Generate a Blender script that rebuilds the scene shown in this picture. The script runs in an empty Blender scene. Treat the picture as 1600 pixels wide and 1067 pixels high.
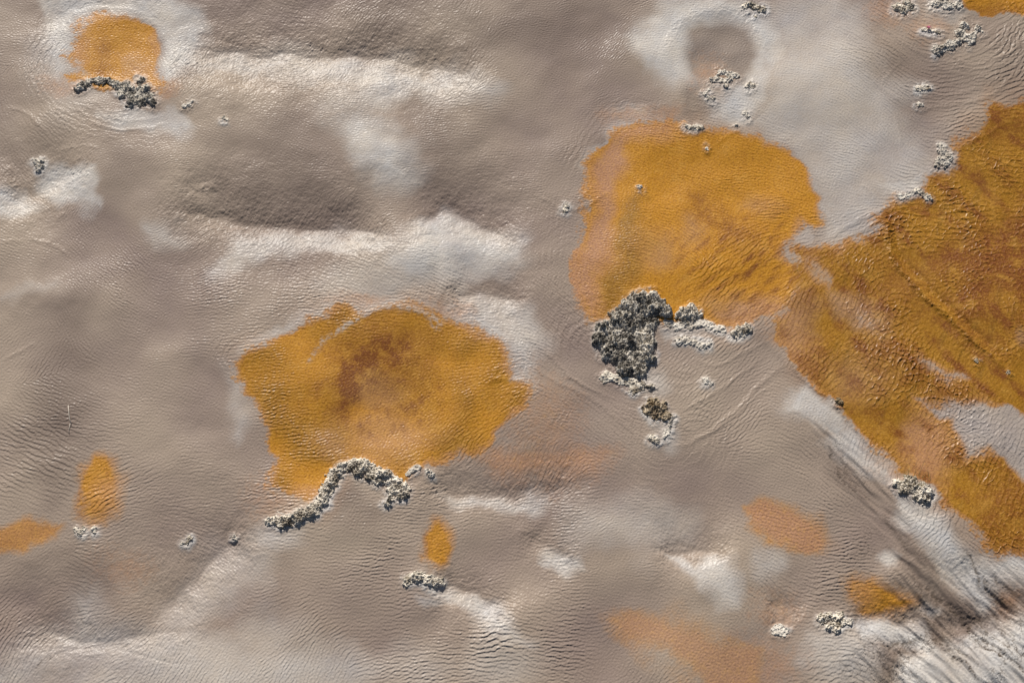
import bpy, bmesh, math, random
import numpy as np
from mathutils import Vector, noise as mnoise

random.seed(7)
R = math.radians
scene = bpy.context.scene
col = scene.collection

# ------------------------------------------------------------------ camera
TILT, LENS, WIDTH = R(28), 60.0, 8.0
F = LENS / 36.0 * 1600.0
DIST = WIDTH * F / 1600.0
CY, CZ = -DIST * math.sin(TILT), DIST * math.cos(TILT)
SN, CS = math.sin(TILT), math.cos(TILT)

def ground(u, v):
    """point of the flat that the photograph shows at (u, v)"""
    a, b = (u - 800) / F, -(v - 533.5) / F
    dx, dy, dz = a, SN + b * CS, -CS + b * SN
    t = -CZ / dz
    return dx * t, CY + dy * t

def to_photo(x, y):
    py, pz = y - CY, -CZ
    zc = py * SN - pz * CS
    return 800 + F * x / zc, 533.5 - F * (py * CS + pz * SN) / zc

cam_d = bpy.data.cameras.new('camera')
cam_d.lens = LENS; cam_d.sensor_width = 36; cam_d.sensor_fit = 'HORIZONTAL'
cam_d.clip_end = 2000
cam = bpy.data.objects.new('camera', cam_d); col.objects.link(cam)
cam.location = (0, CY, CZ); cam.rotation_euler = (TILT, 0, 0)
scene.camera = cam

# ------------------------------------------------------------------ light
SUN_EL, SUN_AZ = R(31), R(-14)          # azimuth from +Y towards +X
sd = Vector((math.sin(SUN_AZ) * math.cos(SUN_EL), math.cos(SUN_AZ) * math.cos(SUN_EL), math.sin(SUN_EL)))
sun_d = bpy.data.lights.new('sun', 'SUN'); sun_d.energy = 5.0; sun_d.angle = R(0.5); sun_d.color = (1.0, 0.945, 0.87)
sun = bpy.data.objects.new('sun', sun_d); col.objects.link(sun)
sun.rotation_euler = sd.to_track_quat('Z', 'Y').to_euler()
w = bpy.data.worlds.new('World'); scene.world = w; w.use_nodes = True
nt = w.node_tree; nt.nodes.clear()
so = nt.nodes.new('ShaderNodeOutputWorld'); bg = nt.nodes.new('ShaderNodeBackground')
sk = nt.nodes.new('ShaderNodeTexSky'); sk.sky_type = 'NISHITA'; sk.sun_disc = False
sk.sun_elevation = SUN_EL; sk.sun_rotation = SUN_AZ; sk.altitude = 1200; sk.dust_density = 4.0; sk.ozone_density = 0.4
bg.inputs['Strength'].default_value = 0.05
nt.links.new(sk.outputs[0], bg.inputs[0]); nt.links.new(bg.outputs[0], so.inputs[0])
vs = scene.view_settings
vs.view_transform = 'Standard'; vs.look = 'None'; vs.gamma = 1; vs.exposure = 0.21; vs.use_curve_mapping = False

# ------------------------------------------------------------------ the grid of the flat
STEP = 0.005
X0, X1, Y0, Y1 = -4.8, 4.8, -3.06, 3.72
nx, ny = int((X1 - X0) / STEP), int((Y1 - Y0) / STEP)
xs = X0 + STEP * np.arange(nx); ys = Y0 + STEP * np.arange(ny)
GX, GY = np.meshgrid(xs, ys)
U, V = to_photo(GX, GY)
PX = WIDTH / 1600.0                      # metres per photo pixel at the middle

kx = np.fft.fftfreq(nx, STEP)[None, :]; ky = np.fft.fftfreq(ny, STEP)[:, None]
KR = np.sqrt(kx * kx + ky * ky); KR[0, 0] = 1e-6
KT = np.arctan2(ky, kx)
rng = np.random.default_rng(11)

def filt(H):
    n = np.fft.fft2(rng.standard_normal((ny, nx)))
    r = np.fft.ifft2(n * H).real
    r -= r.mean(); return (r / r.std()).astype(np.float32)
def fbm(scale, power=1.7):               # scale in metres = largest blob
    k0 = 1.0 / scale
    return filt((KR > k0 * 0.25) / (1 + (KR / k0) ** 2) ** (power / 2 + 0.25))
def iso(lam, bw=0.25):
    k0 = 1.0 / lam
    return filt(np.exp(-((KR - k0) / (bw * k0)) ** 2 / 2))
def gabor(lam, crest, bw=0.24, ang=0.26):
    return wave(lam, crest, bw, ang).real
def wave(lam, crest, bw=0.30, ang=0.30):     # complex: size and phase of a train of ripples
    k0 = 1.0 / lam; th = crest + math.pi / 2
    d = np.abs((KT - th + math.pi) % (2 * math.pi) - math.pi)
    n = np.fft.fft2(rng.standard_normal((ny, nx)))
    r = np.fft.ifft2(n * np.exp(-((KR - k0) / (bw * k0)) ** 2 / 2 - (d / ang) ** 2 / 2))
    return (r / r.real.std()).astype(np.complex64)
def sstep(a, b, x):
    t = np.clip((x - a) / (b - a), 0, 1); return t * t * (3 - 2 * t)

nA, nB = fbm(0.30, 2.3), fbm(0.30, 2.3)
nC, nD = fbm(0.05), fbm(0.05)
nL, nM = fbm(1.2, 3.2), fbm(0.5, 3.0)
UW = U + 3.6 * nA + 0.7 * nC; VW = V + 3.6 * nB + 0.7 * nD       # ragged edges
US = U + 2.0 * nA; VS = V + 2.0 * nB                             # gentle edges

# ---- ripples: hand-read crest direction, strength and wavelength over the flat
CTL = [
(30,60,-10,.6,7),(60,110,75,.7,6),(330,110,60,.6,5),(350,200,-25,.6,5),(50,200,-60,.5,8),(200,240,0,.3,6),(200,70,0,.5,5),
(450,20,-20,.7,10),(430,60,0,.5,6),(520,70,70,.8,7),(700,60,70,.35,12),(560,200,-8,1,6),(650,160,-5,.9,6),(620,250,-5,1,6),
(450,200,-30,.7,5),(750,180,-10,.6,7),(720,110,60,.6,10),(850,100,-30,.5,5),(950,60,50,.8,6),(950,110,45,.8,6),(870,180,0,.5,6),
(850,240,0,.6,6),(1100,60,-5,.5,6),(1040,150,-20,.7,6),(1050,220,-20,1,7),(1130,240,-30,.8,7),(1010,100,-20,.4,8),
(1230,70,-20,.5,7),(1350,40,-45,.8,10),(1400,80,-50,1,10),(1540,80,20,1.2,14),(1580,60,50,1.1,12),(1500,100,5,1.1,12),
(1350,160,-55,.8,7),(1260,160,-15,.6,6),(1250,230,-15,.8,7),(1400,200,-65,.9,8),(1480,170,5,1,10),(1300,260,-20,.8,7),
(130,300,60,.6,6),(200,270,75,.5,6),(150,380,-50,1,6),(190,430,-45,1,7),(50,380,-30,.7,7),(300,370,40,.9,6),(350,300,-30,.4,5),
(300,490,-5,.9,7),(380,450,-8,1,8),(370,510,-5,1,8),(130,480,-60,.7,6),(60,430,-20,.4,6),
(450,300,-10,.8,6),(430,340,70,.8,8),(500,345,70,.8,8),(560,350,70,.8,8),(600,290,0,.8,6),(700,370,-5,.7,6),(500,440,-20,1.3,8),
(570,430,-30,1.5,9),(480,480,-8,1.1,8),(430,500,-5,1.1,8),(700,445,-35,1.2,8),(730,390,0,.5,6),(780,480,20,.8,8),(760,500,-20,.8,7),
(600,510,0,1,8),(450,570,0,1.2,7),(440,630,3,1.2,7),(460,700,-8,1.2,8),(700,560,-8,1,8),(750,600,10,1,7),(700,660,40,.8,8),
(740,700,55,1,10),(580,580,60,.4,7),(600,650,60,.3,7),(790,640,40,.9,8),
(830,380,-40,.5,6),(850,440,-50,.8,7),(870,500,-50,.9,8),(960,370,-10,1,6),(960,440,-10,1,6),(1000,290,-10,.8,6),(1080,310,-30,.8,7),
(1150,280,-10,.8,7),(1150,400,45,1.1,10),(1120,440,45,1.1,10),(1200,430,30,.8,9),(1080,380,-60,.7,8),(1030,410,-30,.4,8),
(1250,310,-20,.8,9),(1310,300,-20,.8,6),(1330,350,30,1,9),(1420,350,-10,1.2,14),(1500,330,-5,1.2,15),(1550,280,-15,1,15),(1400,420,0,1.2,13),
(1350,420,60,1,10),(1330,480,70,1.2,12),(1370,500,50,1.1,12),(1270,500,70,1,11),(1420,460,0,1.3,15),(1500,430,30,.9,8),(1560,480,0,.7,9),
(60,560,60,.6,9),(80,620,-30,.8,8),(60,700,-35,1,10),(100,740,-30,1,10),(250,560,-10,.6,6),(280,640,-20,.5,9),(250,700,20,.5,9),
(330,600,-20,.5,7),(150,760,30,1.2,10),(350,700,-10,.5,7),
(850,650,-20,.6,7),(870,600,-35,.8,7),(860,720,60,1,9),(820,720,80,1.2,10),(800,760,45,1.1,8),(1100,620,35,.8,9),(1150,640,45,.9,9),
(1060,580,45,.7,9),(1020,740,-20,.4,6),(1100,720,-20,.5,6),(840,790,-10,.8,6),(950,660,-40,.8,9),(720,760,-15,1.2,7),(690,770,20,1.2,7),
(660,790,0,1.3,7),(1240,560,50,.9,9),(1290,580,45,1.1,13),(1350,570,50,1.1,13),(1400,560,60,1.2,12),(1380,640,30,1,13),(1450,600,60,1.1,10),
(1480,600,70,1.1,8),(1520,680,0,1,8),(1560,640,60,1,10),(1230,600,-30,.6,7),(1250,650,-30,.3,7),(1220,760,-20,.8,6),(1290,710,-60,1,10),
(1320,760,-50,1,9),(1340,690,70,.8,9),(1480,740,70,1,12),(1530,760,75,1.2,14),(1560,730,60,1,10),
(60,900,35,.7,8),(120,900,-30,.9,8),(60,960,35,.8,7),(200,880,20,.5,6),(280,880,-45,.8,7),(330,950,-40,.9,6),(370,900,-45,1,6),
(60,1040,75,.9,9),(150,1040,30,.9,10),(250,1040,60,.8,8),(350,1000,60,.5,7),(480,860,0,1.2,8),(500,900,-3,1.2,8),(580,860,-8,1.2,8),
(550,940,10,.9,9),(600,960,10,1,9),(650,1010,-5,1.3,9),(720,1000,-8,1.3,9),(780,1020,-10,1.4,10),(740,850,25,1.1,8),(770,880,30,1.1,9),
(640,1060,5,1.3,9),(480,980,40,.7,8),(500,1040,80,.7,7),(430,940,20,.6,8),(780,940,-30,1.2,9),(830,900,-5,1.3,9),(850,960,-10,1.2,9),
(870,1020,-8,1.3,9),(950,850,10,.5,6),(960,900,-10,.6,6),(1100,960,-5,.4,6),(820,830,-15,1,7),(1000,1000,60,.4,7),
(1310,830,0,1.2,8),(1320,880,-5,1.2,8),(1300,920,-15,1.3,9),(1290,940,-10,1.2,9),(1280,1050,10,1.2,10),(1450,900,40,.8,7),(1540,870,-40,1,8),
(1500,960,-40,1,8),(1590,980,-50,.9,9),(1380,1040,-50,.8,10),(1260,1010,10,.6,8),(1200,960,-70,1,9),(1100,900,-40,.3,8)]
DEC = 14
cu, cv = U[::DEC, ::DEC], V[::DEC, ::DEC]
sw = np.zeros_like(cu); s2 = sw.copy(); c2 = sw.copy(); sa = sw.copy(); sl = sw.copy()
for (u, v, a, amp, lam) in CTL:
    wgt = 1.0 / (((cu - u) ** 2 + (cv - v) ** 2) + 20.0 ** 2) ** 1.5
    sw += wgt; s2 += wgt * math.sin(2 * R(a)); c2 += wgt * math.cos(2 * R(a)); sa += wgt * amp; sl += wgt * lam
def up(a):
    fi = np.arange(ny) / DEC; fj = np.arange(nx) / DEC
    i0 = np.clip(fi.astype(int), 0, a.shape[0] - 2); j0 = np.clip(fj.astype(int), 0, a.shape[1] - 2)
    ti = np.clip(fi - i0, 0, 1)[:, None]; tj = np.clip(fj - j0, 0, 1)[None, :]
    return ((a[i0][:, j0] * (1 - tj) + a[i0][:, j0 + 1] * tj) * (1 - ti) + (a[i0 + 1][:, j0] * (1 - tj) + a[i0 + 1][:, j0 + 1] * tj) * ti)
ang = 0.5 * np.arctan2(up(s2), up(c2)); AMP = up(sa / sw); LAM = np.clip(up(sl / sw), 6.0, 14.5)
ang = ang + 0.10 * nM
NOR = 8
LAMS = [6.0, 8.0, 11.0, 15.0]
rip = np.zeros((ny, nx), np.complex64); ww = np.zeros((ny, nx), np.float32)
for li, lam in enumerate(LAMS):
    lo = LAMS[li - 1] if li else lam - 1; hi = LAMS[li + 1] if li < len(LAMS) - 1 else lam + 1
    wl = np.clip(np.where(LAM < lam, (LAM - lo) / (lam - lo), (hi - LAM) / (hi - lam)), 0, 1)
    for k in range(NOR):
        c = k * math.pi / NOR - math.pi / 2 + math.pi / NOR
        d = np.abs((ang - c + math.pi / 2) % math.pi - math.pi / 2)
        wo = np.clip(1 - d / (math.pi / NOR), 0, 1) + 0.06
        wgt = (wl * wo).astype(np.float32)
        g = wave(lam * PX * .74, c)
        rip += wgt * g * np.float32(lam / 8.0); ww += wgt * wgt
rip /= np.sqrt(ww + 1e-4)
ph = np.angle(rip).astype(np.float32); am = np.abs(rip).astype(np.float32)
rip = np.tanh(am * .75) * 1.15 * (np.sin(ph) + .45 * np.sin(2 * ph) + .22 * np.sin(3 * ph))     # steep lee, long back
patch = np.clip(1.0 + 0.38 * nM + 0.12 * nC, 0.15, 1.9)

# ------------------------------------------------------------------ helpers on the grid
def near(bu0, bu1, bv0, bv1, uu, vv):
    return np.nonzero((uu > bu0) & (uu < bu1) & (vv > bv0) & (vv < bv1))
def poly(pts, soft, ragged=True, smooth_pts=True):
    """soft mask of an outline read off the photograph, 1 inside"""
    uu, vv = (UW, VW) if ragged else (US, VS)
    p = np.array(pts, float)
    m = soft * 3 + 4
    idx = near(p[:, 0].min() - m, p[:, 0].max() + m, p[:, 1].min() - m, p[:, 1].max() + m, uu, vv)
    a, b = uu[idx], vv[idx]
    dmin = np.full(a.shape, 1e9); inside = np.zeros(a.shape, bool)
    for i in range(len(p)):
        x0, y0 = p[i]; x1, y1 = p[(i + 1) % len(p)]
        ex, ey = x1 - x0, y1 - y0; L2 = ex * ex + ey * ey + 1e-9
        t = np.clip(((a - x0) * ex + (b - y0) * ey) / L2, 0, 1)
        dmin = np.minimum(dmin, (a - x0 - t * ex) ** 2 + (b - y0 - t * ey) ** 2)
        cr = ((y0 > b) != (y1 > b)) & (a < (x1 - x0) * (b - y0) / (y1 - y0 + 1e-12) + x0)
        inside ^= cr
    sdist = np.where(inside, 1, -1) * np.sqrt(dmin)
    out = np.zeros((ny, nx), np.float32)
    soft = soft * (1.25 + .5 * np.clip(nM[idx], -1, 2)).clip(.7, 3)
    out[idx] = sstep(-soft, soft, sdist)
    return out
def oval(u, v, ru, rv, soft, rot=0.0):
    pts = [(u + ru * math.cos(t) * math.cos(rot) - rv * math.sin(t) * math.sin(rot),
            v + ru * math.cos(t) * math.sin(rot) + rv * math.sin(t) * math.cos(rot)) for t in np.linspace(0, 2 * math.pi, 25)[:-1]]
    return poly(pts, soft)
def spline(pts, n=7):
    P = [Vector(p) for p in pts]; P = [P[0] * 2 - P[1]] + P + [P[-1] * 2 - P[-2]]
    out = []
    for i in range(1, len(P) - 2):
        for k in range(n):
            t = k / n; a, b, c, d = P[i - 1], P[i], P[i + 1], P[i + 2]
            q = 0.5 * ((2 * b) + (c - a) * t + (2 * a - 5 * b + 4 * c - d) * t * t + (3 * b - a - 3 * c + d) * t ** 3)
            out.append((q.x, q.y))
    out.append(tuple(P[-2])); return out
def line_dist(pts, reach, wob=1.0):
    """distance, side (+ = to the right of travel, i.e. below a line drawn left to right) and 0..1 position along"""
    p = spline(pts)
    uu = U + wob * (2.2 * nA + 1.0 * nC); vv = V + wob * (2.2 * nB + 1.0 * nD)
    q = np.array(p)
    idx = near(q[:, 0].min() - reach, q[:, 0].max() + reach, q[:, 1].min() - reach, q[:, 1].max() + reach, uu, vv)
    a, b = uu[idx], vv[idx]
    best = np.full(a.shape, 1e9); side = np.zeros(a.shape); par = np.zeros(a.shape); wsum = np.zeros(a.shape)
    n = len(p) - 1
    for i in range(n):
        x0, y0 = p[i]; x1, y1 = p[i + 1]; ex, ey = x1 - x0, y1 - y0; L2 = ex * ex + ey * ey + 1e-9
        t = np.clip(((a - x0) * ex + (b - y0) * ey) / L2, 0, 1)
        dd = (a - x0 - t * ex) ** 2 + (b - y0 - t * ey) ** 2
        k = dd < best
        best[k] = dd[k]; side[k] = np.sign(ex * (b - y0) - ey * (a - x0))[k]
        wt = (dd + 4.0) ** -4.0; wsum += wt; par += wt * (i + t) / n
    return idx, np.sqrt(best), side, par / wsum

H = np.zeros((ny, nx), np.float32)
def trough(pts, upper, lower, lu, ll, rnd=3.0):
    """a V-shaped hollow: slope `upper` over lu px above the line, slope `lower` over ll px below it"""
    upper, lower = upper * 1.4, lower * 1.05
    A = (upper * lu + lower * ll) / 1.6
    lu, ll = A / upper, A / lower
    reach = max(lu, ll) * 3.2
    idx, d, s, t = line_dist(pts, reach)
    fade = sstep(0, 0.3, t) * sstep(0, 0.3, 1 - t)
    L = np.where(s > 0, ll, lu)
    dd = np.sqrt(d * d + rnd * rnd) - rnd
    rim = sstep(reach, reach * 0.35, d)
    H[idx] -= (fade * rim * A * PX * np.exp(-dd / L)).astype(np.float32)
def ridge(pts, height, width, fade=True, back=1.0):
    idx, d, s, t = line_dist(pts, width * 5, 0.45)
    f = (sstep(0, 0.25, t) * sstep(0, 0.25, 1 - t)) if fade else 1.0
    wv = np.where(s > 0, width * back, width)
    H[idx] += (f * .48 * height * np.exp(-(d / wv) ** 2) * (0.85 + 0.12 * nC[idx])).astype(np.float32)
def mound(u, v, ru, rv, h, rot=0.0):
    a, b = US - u, VS - v; c, s_ = math.cos(rot), math.sin(rot)
    p, q = (a * c + b * s_) / ru, (-a * s_ + b * c) / rv
    H[...] += (h * np.exp(-(p * p + q * q))).astype(np.float32)

# ------------------------------------------------------------------ large relief
H += 0.009 * nL + 0.0028 * nM
trough([(255,108),(300,88),(350,80),(410,82),(480,81),(550,80),(620,90),(680,105),(730,118),(775,140)], .22, .30, 34, 60)
trough([(230,322),(290,333),(350,338),(400,345),(470,350),(550,355),(610,365),(660,382)], .20, .30, 36, 55)
trough([(620,372),(660,340),(700,328),(740,342),(780,362),(830,390)], .18, .24, 40, 50)
trough([(690,447),(730,456),(780,460),(830,468)], .15, .22, 30, 34)
trough([(650,757),(690,765),(760,768),(820,768),(880,758),(940,742)], .15, .22, 36, 50)
trough([(215,990),(260,945),(300,902),(340,862),(370,845),(425,830)], .12, .24, 40, 60)
trough([(-10,1042),(50,1000),(90,988),(150,1000),(200,992),(260,985),(340,990)], .14, .24, 40, 50)
trough([(665,915),(700,912),(740,922),(770,948),(810,985)], .16, .24, 36, 46)
trough([(810,820),(840,848),(870,868),(910,868)], .12, .18, 30, 30)
trough([(1300,990),(1340,974),(1370,961),(1400,966),(1430,962),(1470,975)], .20, .26, 24, 40)
trough([(1415,945),(1450,955),(1480,972),(1520,972),(1560,960),(1605,965)], .18, .20, 26, 30)
trough([(1020,868),(1060,860),(1100,858),(1150,868)], .14, .22, 30, 34)
trough([(-10,305),(30,305),(60,300),(100,268),(150,262)], .12, .26, 30, 40)
trough([(40,20),(80,35),(120,10),(190,8),(240,18),(280,50)], .10, .16, 20, 22)
trough([(270,262),(300,300),(330,300),(370,285)], .10, .08, 16, 16)
trough([(1195,950),(1225,945),(1250,965)], .12, .14, 20, 24)
trough([(1370,1030),(1400,1000),(1430,1010),(1450,1030)], .22, .20, 18, 26)
trough([(1480,850),(1520,905),(1560,945),(1610,960)], .22, .18, 18, 26)
for m in [(590,235,70,45,.02),(560,150,120,36,.015),(700,380,110,36,.03),(480,385,120,26,.02),(1120,55,95,60,-.03),(600,610,150,110,-.04),
          (590,720,120,30,.01),(1060,330,140,120,-.03),(185,70,70,60,-.03),(1000,330,30,110,.012),(230,620,90,140,-.02),(480,920,180,70,.02),
          (740,970,100,60,.02),(1090,900,60,36,.022),(1250,650,60,40,.02),(1420,820,60,40,.02),(1340,1010,70,40,.03),(1540,1030,80,40,.03),
          (60,460,80,26,.02),(150,1020,150,40,.012),(850,30,140,90,.02),(690,30,120,50,.012),(1390,900,26,16,.014),(1560,690,70,40,.01)]:
    mound(*m)

# standing waves and wakes round the rocks, the long seams of the stream
for pts, h, wd in [
 ([(840,305),(862,316),(878,330)],.006,2.6),([(888,330),(905,325),(930,312),(956,293)],.007,2.8),([(900,318),(918,300),(930,285)],.004,3),
 ([(800,505),(850,545),(895,590),(940,620)],.008,3.2),([(815,560),(860,590),(920,620),(965,655),(1010,692)],.007,3.4),
 ([(870,575),(920,607),(970,625)],.005,2.6),
 ([(1025,697),(1075,692),(1110,675),(1150,640),(1200,590),(1240,560)],.009,4),([(1080,690),(1130,665),(1175,625),(1215,600)],.006,3),
 ([(1050,645),(1100,625),(1150,590),(1200,550)],.007,3.2),([(1080,560),(1120,570),(1165,550),(1210,525)],.006,3),([(1045,600),(1080,600),(1120,590)],.004,3),
 ([(1195,480),(1215,510),(1225,545),(1245,585),(1270,607),(1300,625),(1330,665),(1370,705),(1420,740)],.014,3.6),
 ([(1290,375),(1330,350),(1370,330),(1400,318)],.008,3.6),([(1300,385),(1350,358),(1385,340)],.006,3),
 ([(1365,320),(1385,360),(1400,410),(1440,455),(1480,495),(1530,540),(1600,605)],.034,4.6),([(1372,312),(1395,352),(1412,402),(1452,447),(1492,487),(1540,532),(1606,592)],-.020,4.6),([(1375,320),(1388,350),(1384,380)],.007,3),
 ([(1345,285),(1360,300),(1375,325)],.007,3),
 ([(1440,30),(1480,60),(1500,95),(1545,100),(1600,70)],.007,3.4),([(1520,85),(1560,70),(1580,40)],.008,3.2),([(1530,95),(1575,85),(1605,55)],.008,3.2),
 ([(1500,75),(1535,60),(1560,35)],.007,3.0),([(1480,100),(1530,110),(1590,95)],.006,3),([(1440,90),(1490,112),(1540,118)],.005,3),
 ([(1345,15),(1390,50),(1430,80),(1470,92)],.007,3.2),([(1340,25),(1390,70),(1420,95)],.006,3),([(1430,170),(1470,165),(1520,160),(1560,140),(1605,100)],.009,3.6),
 ([(1440,150),(1490,148),(1540,135)],.006,3),([(1440,160),(1500,158)],.005,2.6),([(1345,105),(1380,140),(1420,165)],.006,3),([(1400,175),(1412,230)],.006,2.6),
 ([(1375,140),(1395,110),(1410,95)],.005,2.6),([(1480,235),(1520,222),(1550,205),(1580,190)],.006,3.4),
 ([(1430,745),(1470,790),(1500,830),(1540,880)],.006,3.2),([(1560,640),(1562,690),(1570,740),(1560,800)],.006,3.4),([(1445,650),(1450,690),(1440,740)],.004,3.4),
 ([(1500,930),(1530,980),(1570,1020),(1600,1050)],-.006,2.6),([(1430,960),(1470,1010),(1490,1050)],-.005,2.4),([(1500,845),(1530,900),(1555,935)],-.006,2.6),
 ([(1290,690),(1310,730),(1340,780)],-.004,2.4),([(1225,655),(1245,652),(1275,670),(1290,700)],-.004,2.0),
 ([(100,30),(130,14),(190,10),(235,20)],.006,3.4),([(295,10),(312,35),(318,60)],-.004,2.4),([(300,75),(280,90),(260,112)],-.005,2.4),
 ([(120,180),(170,200),(230,200),(275,188)],.006,2.6),([(112,150),(125,175),(150,190)],.004,2.4),([(150,172),(200,188),(260,180)],.004,2.2),
 ([(0,170),(35,172),(60,195),(75,215)],.007,4),([(80,235),(120,228),(165,232)],.005,3),
 ([(278,318),(300,300),(325,288),(350,300)],.006,2.8),([(40,370),(90,385),(110,405)],.006,3),([(0,380),(40,375)],.005,3),
 ([(80,345),(105,330)],.006,3),([(0,565),(30,548),(60,535)],.006,3),
 ([(515,525),(545,500),(580,486),(620,478),(650,482),(690,495)],.006,5),([(640,480),(665,492),(685,505)],.006,3),
 ([(755,600),(775,592),(800,592),(828,598)],.007,3.2),([(760,590),(800,585)],.005,3),
 ([(985,175),(1010,165),(1030,185)],.005,3),([(1000,160),(1035,190)],.004,2.6),([(1110,230),(1140,210),(1165,205)],.005,3),
 ([(0,1000),(40,1000),(90,985)],.004,3),([(40,1040),(80,1020),(115,1010),(165,1008),(210,1018),(270,1035),(350,1036)],-.005,2.6),
 ([(110,940),(130,970),(150,975)],-.003,2.2),([(1200,938),(1220,965),(1230,930)],.005,3),([(1435,985),(1480,1040)],-.005,2.4),([(1520,975),(1570,1010)],-.006,2.6)]:
    ridge(pts, h, wd)
mound(555, 830, 70, 26, .008)
ridge([(1040,120),(1046,70),(1075,28),(1120,14),(1165,24),(1195,62),(1198,100)], .016, 11, True)
# contour lines of the film round pools and rocks
def rings(loop, lo, hi, lam, h, closed=True, where=None):
    idx, d, sd_, t_ = line_dist(loop + loop[:1] if closed else loop, hi + 12, 1.2)
    inside = None
    w_ = sstep(lo, lo + 8, d) * sstep(hi, hi * .45, d)
    if where is not None: w_ = w_ * where[idx]
    p = 2 * math.pi * d / lam + 1.6 * nA[idx] + .5 * nM[idx]
    H[idx] += (h * w_ * (np.sin(p) + .35 * np.sin(2 * p)) * np.clip(.7 + .5 * nM[idx], 0, 1.5)).astype(np.float32)
NW = [(112,66),(120,36),(150,22),(200,19),(232,28),(246,55),(248,90),(256,124),(230,150),(180,160),(120,140),(96,110)]
out_nw = 1 - oval(180,85,84,72,8)
rings(NW, 6, 90, 9.5, .0011, True, out_nw)
out_big = 1 - oval(1090,350,190,160,14)
rings([(896,430),(908,300),(948,210),(1000,186),(1090,199),(1170,206),(1222,232),(1262,268),(1284,330)], 8, 60, 9, .0007, False, out_big)
rings([(930,500),(905,470),(892,400)], 6, 90, 10, .0009, False, out_big)
rings([(372,550),(440,524),(520,480),(610,474),(735,508),(790,540),(806,590)], 8, 60, 8.5, .0008, False, 1 - oval(590,620,215,128,14))
rings([(1460,82),(1500,64),(1540,44)], 14, 110, 12, .0012, False, sstep(1440, 1500, US))
rings([(930,540),(960,590),(1020,640),(1030,692),(1060,692)], 14, 130, 13, .0009, False)
rings([(800,590),(830,600),(850,640)], 6, 70, 9, .0008, False)
rings([(635,745),(660,735),(676,742)], 8, 42, 7, .0010, False)
rings([(878,326),(886,330)], 8, 46, 7, .0006, False)
rings([(115,830),(150,828)], 8, 50, 8, .0006, False)
rings([(1395,756),(1455,785)], 12, 60, 9, .0008, False)

# ------------------------------------------------------------------ where the rocks stand (built further down)
ROCKS = []
def rock(*a, **k): ROCKS.append((a, k))
def path(pts, r, step=.8, jit=.25, seed=1):
    rnd = random.Random(seed); p = spline(pts, 8); out = []; acc = 1e9
    for a, b_ in zip(p, p[1:]):
        acc += math.hypot(b_[0] - a[0], b_[1] - a[1])
        if acc > r * step:
            out.append((b_[0] + rnd.uniform(-jit, jit) * r, b_[1] + rnd.uniform(-jit, jit) * r, r * rnd.uniform(.7, 1.2))); acc = 0
    return out

rock('long dark grey crust along the lower edge of the upper left orange pool',
     path([(118,140),(140,128),(165,124),(185,132),(205,138),(232,142)], 8, seed=2) + [(195,136,10),(210,148,13),(225,142,13),(220,158,11),(205,160,9),(232,152,9),(238,160,7),(219,124,7),(190,146,9)], 'dark', .7)
rock('biggest rock heap, dark grey and knobbly, at the foot of the round orange mat',
     [(1000,470,15),(1020,468,12),(985,482,17),(1010,486,17),(1035,482,14),(965,500,18),(990,505,19),(945,515,15),(938,530,13),(960,530,18),(985,535,19),(1008,530,16),(965,555,17),(990,560,19),(1012,555,15),(1000,578,14),(975,575,14),(950,548,14),(1015,508,13),(1045,490,9)], 'dark', .95, rough=1.15)
rock('round dark-topped knob of crust just right of the biggest rock heap', [(1075,488,14),(1065,494,10),(1086,492,10),(1076,498,10)], 'mid', .85)
rock('low pale crust trailing right from the dark-topped knob along the orange edge', path([(1040,505),(1062,510),(1090,506),(1112,512),(1130,516)], 7, seed=4), 'pale', .4)
rock('small grey crust knob ending the orange edge right of the biggest rock heap', [(1156,518,10),(1166,514,9),(1148,522,7)], 'mid', .7)
rock('thin row of pale crust bits in the water below the dark-topped knob', path([(1058,533),(1075,532),(1092,540),(1110,540)], 6, seed=5), 'pale', .5)
rock('tiny pale crust bit alone between wave lines right of the rock chain', [(1103,596,6),(1110,600,4)], 'pale', .5)
rock('tan crust shelf lying against the foot of the biggest rock heap', path([(940,588),(960,590),(985,598),(1005,602)], 8, seed=6) + [(990,610,7),(1018,606,6)], 'mid', .45)
rock('tan brown rock with dark hollows below the biggest rock heap', [(1020,632,11),(1032,640,12),(1012,642,9),(1042,652,8),(1024,650,9)], 'tan', .75)
rock('small grey knob at the tip of the wave lines, lowest of the rock chain', [(1020,686,7),(1026,690,5)], 'mid', .7)
rock('thin pale crust vein leaning down to the tip of the wave lines', path([(1050,652),(1046,668),(1038,685)], 4, seed=7), 'pale', .5)
rock('long arch-shaped crust bounding the bottom of the large orange mat',
     path([(420,812),(438,818),(455,814),(474,808),(492,798),(502,784),(510,766),(520,748),(534,734),(552,727),(572,729),(590,738),(606,747),(622,756),(630,770)], 9.5, .62, seed=8) + [(560,738,8),(590,750,9),(612,764,9),(610,782,6),(606,788,5),(580,744,8)], 'mid', .85, rough=1.2)
rock('short bent pale crust at the right end of the arch', path([(636,742),(646,734),(656,730)], 5, seed=9), 'pale', .6)
rock('pale pebble just right of the bent crust near the arch', [(673,740,6),(668,736,4)], 'pale', .7)
rock('short straight bar of crust under the small oval orange mat', path([(634,908),(648,903),(662,906),(676,908),(688,909)], 7.5, .6, seed=10), 'mid', .75)
rock('wider of the pair of tiny pitted stones under the drop-shaped mat', [(118,827,4),(125,832,5),(130,826,4)], 'mid', .6)
rock('narrower of the pair of tiny pitted stones under the drop-shaped mat', [(146,826,4.5),(147,831,3)], 'mid', .6)
rock('tiny grey stone left of the speck where the pale slope begins', [(295,838,4.5),(291,845,3),(283,846,2.5)], 'mid', .7)
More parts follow.
